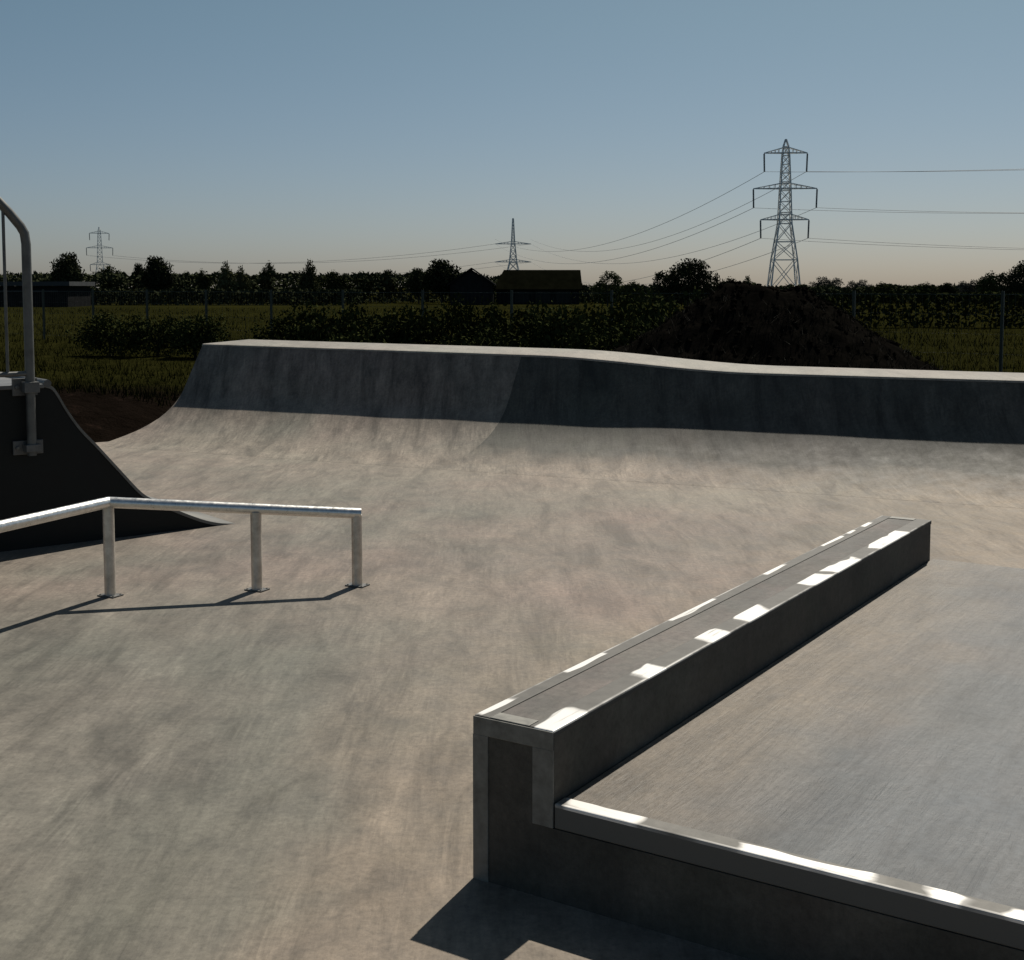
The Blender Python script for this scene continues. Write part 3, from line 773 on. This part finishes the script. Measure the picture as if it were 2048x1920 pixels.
# ------------------------------------------------------------------ pylons
H = 46.0
def pylon(name, loc, label, levels, feet, top_w, arms, scale=1, rz=0, mem=.26, group=None):
    """levels: (z, half width) of the mast; arms: (z, half span, drop)"""
    e = empty(name, loc, label, 'pylon', group, rz)
    mb = MB()
    def cs(h): return [V(h, h), V(-h, h), V(-h, -h), V(h, -h)]
    for (z0, h0), (z1, h1) in zip(levels, levels[1:]):
        m = max(1, round((z1-z0)/max(2.2, (h0+h1)*1.0)))
        for k in range(m):
            za, zb = z0+(z1-z0)*k/m, z0+(z1-z0)*(k+1)/m
            ha, hb = h0+(h1-h0)*k/m, h0+(h1-h0)*(k+1)/m
            A = [p + UP*za for p in cs(ha)]; B = [p + UP*zb for p in cs(hb)]
            th = mem*(1.0 if za < H*.5 else .85)
            for i in range(4):
                j = (i+1) % 4
                mb.bar(A[i], B[i], th)
                mb.bar(A[i], B[j], th*.55); mb.bar(A[j], B[i], th*.55)
                mb.bar(B[i], B[j], th*.55)
    mb.build('lattice_mast', M['pylon'], e)
    ends = []
    for z, hs, drop in arms:
        mb = MB(); hw = .8
        hh = [h for (a, h), (b, h2) in zip(levels, levels[1:]) if a <= z <= b][:1] or [1.0]
        hw = hh[0]
        for sg in (-1, 1):
            tip = V(sg*hs, 0, z)
            for y in (-hw, hw):
                mb.bar(V(sg*hw, y, z), tip, mem*.8); mb.bar(V(sg*hw, y, z+1.5), tip, mem*.6)
            for k in (1, 2, 3, 4):
                f = k/5; x = sg*(hw+(hs-hw)*f)
                yy = hw*(1-f); zt = z+1.5*(1-f)
                mb.bar(V(x, -yy, z), V(x, yy, z), mem*.5)
                mb.bar(V(x, -yy, z), V(x, -yy, zt), mem*.45); mb.bar(V(x, yy, z), V(x, yy, zt), mem*.45)
        for y in (-hw, hw):
            mb.bar(V(-hw, y, z), V(hw, y, z), mem*.8); mb.bar(V(-hw, y, z+1.5), V(hw, y, z+1.5), mem*.6)
        for x in (-hw, hw): mb.bar(V(x, -hw, z), V(x, hw, z), mem*.6)
        mb.build('crossarm', M['pylon'], e)
        for sg in (-1, 1):
            if drop <= 0: ends.append(V(sg*hs, 0, z)); continue
            mb = MB(); pts = []; rr = []
            nd = 18
            for k in range(nd*2+1):
                f = k/(nd*2); pts.append(V(sg*hs - sg*.15*f, 0, z-.2-drop*f)); rr.append(.30 if k % 2 else .20)
            mb.tube(pts, rr, 8); mb.build('insulator', M['insul'], e)
            ends.append(V(sg*hs - sg*.15, 0, z-.2-drop))
    rot = Matrix.Rotation(rz, 3, 'Z')
    return e, [rot @ p + Vector(loc) for p in ends]
P1 = V(83.1, 399, 0); P2 = V(.7, 873, 0); P3 = V(-307, 973, 0)
LV = [(0,4.5), (10,3.5), (15.5,2.7), (21,1.9), (31,1.55), (41.5,1.05), (44.2,.75), (46.4,.12)]
AR = [(22.2,7.3,5.4), (31.6,9.6,5.6), (42.3,6.5,5.4)]
PG = 'pylons of one power line'
_, e1 = pylon('pylon', P1, 'tall nearest lattice pylon with three drooping crossarms, right of centre', LV, 5.6, .8, AR, rz=R(-3), mem=.38, group=PG)
LV2 = [(0,5.2), (12,3.8), (18,2.4), (30,1.3), (33,1.05), (46,.42), (47.5,.3)]
AR2 = [(18.6,12.2,0), (30.6,12.0,0)]
_, e2 = pylon('pylon', P2, 'middle pylon with a spike top and two broad crossarms behind the barn roof', LV2, 5, .8, AR2, rz=R(4), mem=.62, group=PG)
AR3 = [(18.5,7.0,4.6), (31.0,9.4,5.4), (41.8,7.0,5.0)]
_, e3 = pylon('pylon', P3, 'smallest and farthest pylon, standing above the trees at the left', LV, 5.6, .8, AR3, rz=R(18), mem=.42, group=PG)

def wire(a, b, sag, r, label, group, n=40):
    mb = MB()
    mid = (a+b)/2
    pts = [a.lerp(b, i/n) - UP*(4*sag*(i/n)*(1-i/n)) - mid for i in range(n+1)]
    mb.tube(pts, r, 5)
    o = mb.build('power_line', M['wire'], recalc=False); o.location = mid
    tag(o, label, 'power line', group); return o
OFF = V(246, -219, 0)
lev = ('lowest', 'middle', 'topmost')
sd = ('left', 'right')
for k, p in enumerate(e1):
    wire(p, p + OFF + V(0, 0, (2.0, 2.0, 2.0)[k//2]), (7.5, 7.0, 6.0)[k//2], .055, f'{lev[k//2]} wire leaving the {sd[k%2]} arm of the tall pylon towards the right edge', 'wires right of the tall pylon')
for k, p in enumerate(e1):
    q = e2[(k//2 > 0)*2 + (k % 2)] + V(0, 0, (0, 0, 3.0)[k//2])
    wire(p, q, 15, .075, f'{lev[k//2]} wire sagging from the {sd[k%2]} arm of the tall pylon to the middle pylon', 'wires between the tall and middle pylons')
for k, (i, j) in enumerate(((2,2), (3,3), (0,0), (1,1))):
    wire(e2[i], e3[j] , 9, .10, f'{("upper","upper","lower","lower")[k]} wire from the {sd[k%2]} arm of the middle pylon to the smallest pylon', 'wires between the middle and smallest pylons')

# ------------------------------------------------------------------ sky, sun, camera
EL, AZ = R(51), R(23.8)
w = bpy.data.worlds.new('World'); scene.world = w; w.use_nodes = True
nt = w.node_tree; bg = nt.nodes['Background']
sky = nt.nodes.new('ShaderNodeTexSky'); sky.sky_type = 'NISHITA'; sky.sun_disc = False
sky.sun_elevation = EL; sky.sun_rotation = AZ
sky.air_density = .7; sky.dust_density = 1.0; sky.ozone_density = 0; sky.altitude = 0
tint = nt.nodes.new('ShaderNodeMix'); tint.data_type = 'RGBA'; tint.blend_type = 'MULTIPLY'
tint.inputs[0].default_value = 1; gt = nt.nodes.new('ShaderNodeTexCoord'); sx = nt.nodes.new('ShaderNodeSeparateXYZ'); nt.links.new(gt.outputs['Generated'], sx.inputs[0])
rp = nt.nodes.new('ShaderNodeValToRGB'); nt.links.new(sx.outputs[2], rp.inputs[0])     # hazier, pinker air low down, teal above
rp.color_ramp.elements[0].position = .02; rp.color_ramp.elements[0].color = (.94, .975, 1.06, 1)
rp.color_ramp.elements[1].position = .20; rp.color_ramp.elements[1].color = (.93, 1.10, 1.03, 1)
nt.links.new(rp.outputs[0], tint.inputs[7])
nt.links.new(sky.outputs[0], tint.inputs[6]); nt.links.new(tint.outputs[2], bg.inputs[0]); bg.inputs[1].default_value = .05
sl = bpy.data.lights.new('sun', 'SUN'); sl.energy = 5.0; sl.angle = R(.53); sl.color = (1.0, .93, .82)
so = bpy.data.objects.new('sun', sl); COL.objects.link(so)
sd_ = V(math.cos(EL)*math.sin(AZ), math.cos(EL)*math.cos(AZ), math.sin(EL))
so.rotation_euler = sd_.to_track_quat('Z', 'Y').to_euler(); so.location = sd_*50

cam = bpy.data.cameras.new('camera'); co = bpy.data.objects.new('camera', cam); COL.objects.link(co)
co.location = (0, 0, 1.6); co.rotation_euler = (R(90-4.5), 0, 0)
cam.sensor_fit = 'HORIZONTAL'; cam.sensor_width = 36; cam.lens = 2600/2048*36
cam.shift_y = -180.4/2048; cam.clip_start = .05; cam.clip_end = 6000
scene.camera = co
vs_ = scene.view_settings; vs_.view_transform = 'Standard'; vs_.look = 'None'; vs_.exposure = 0; vs_.gamma = 1
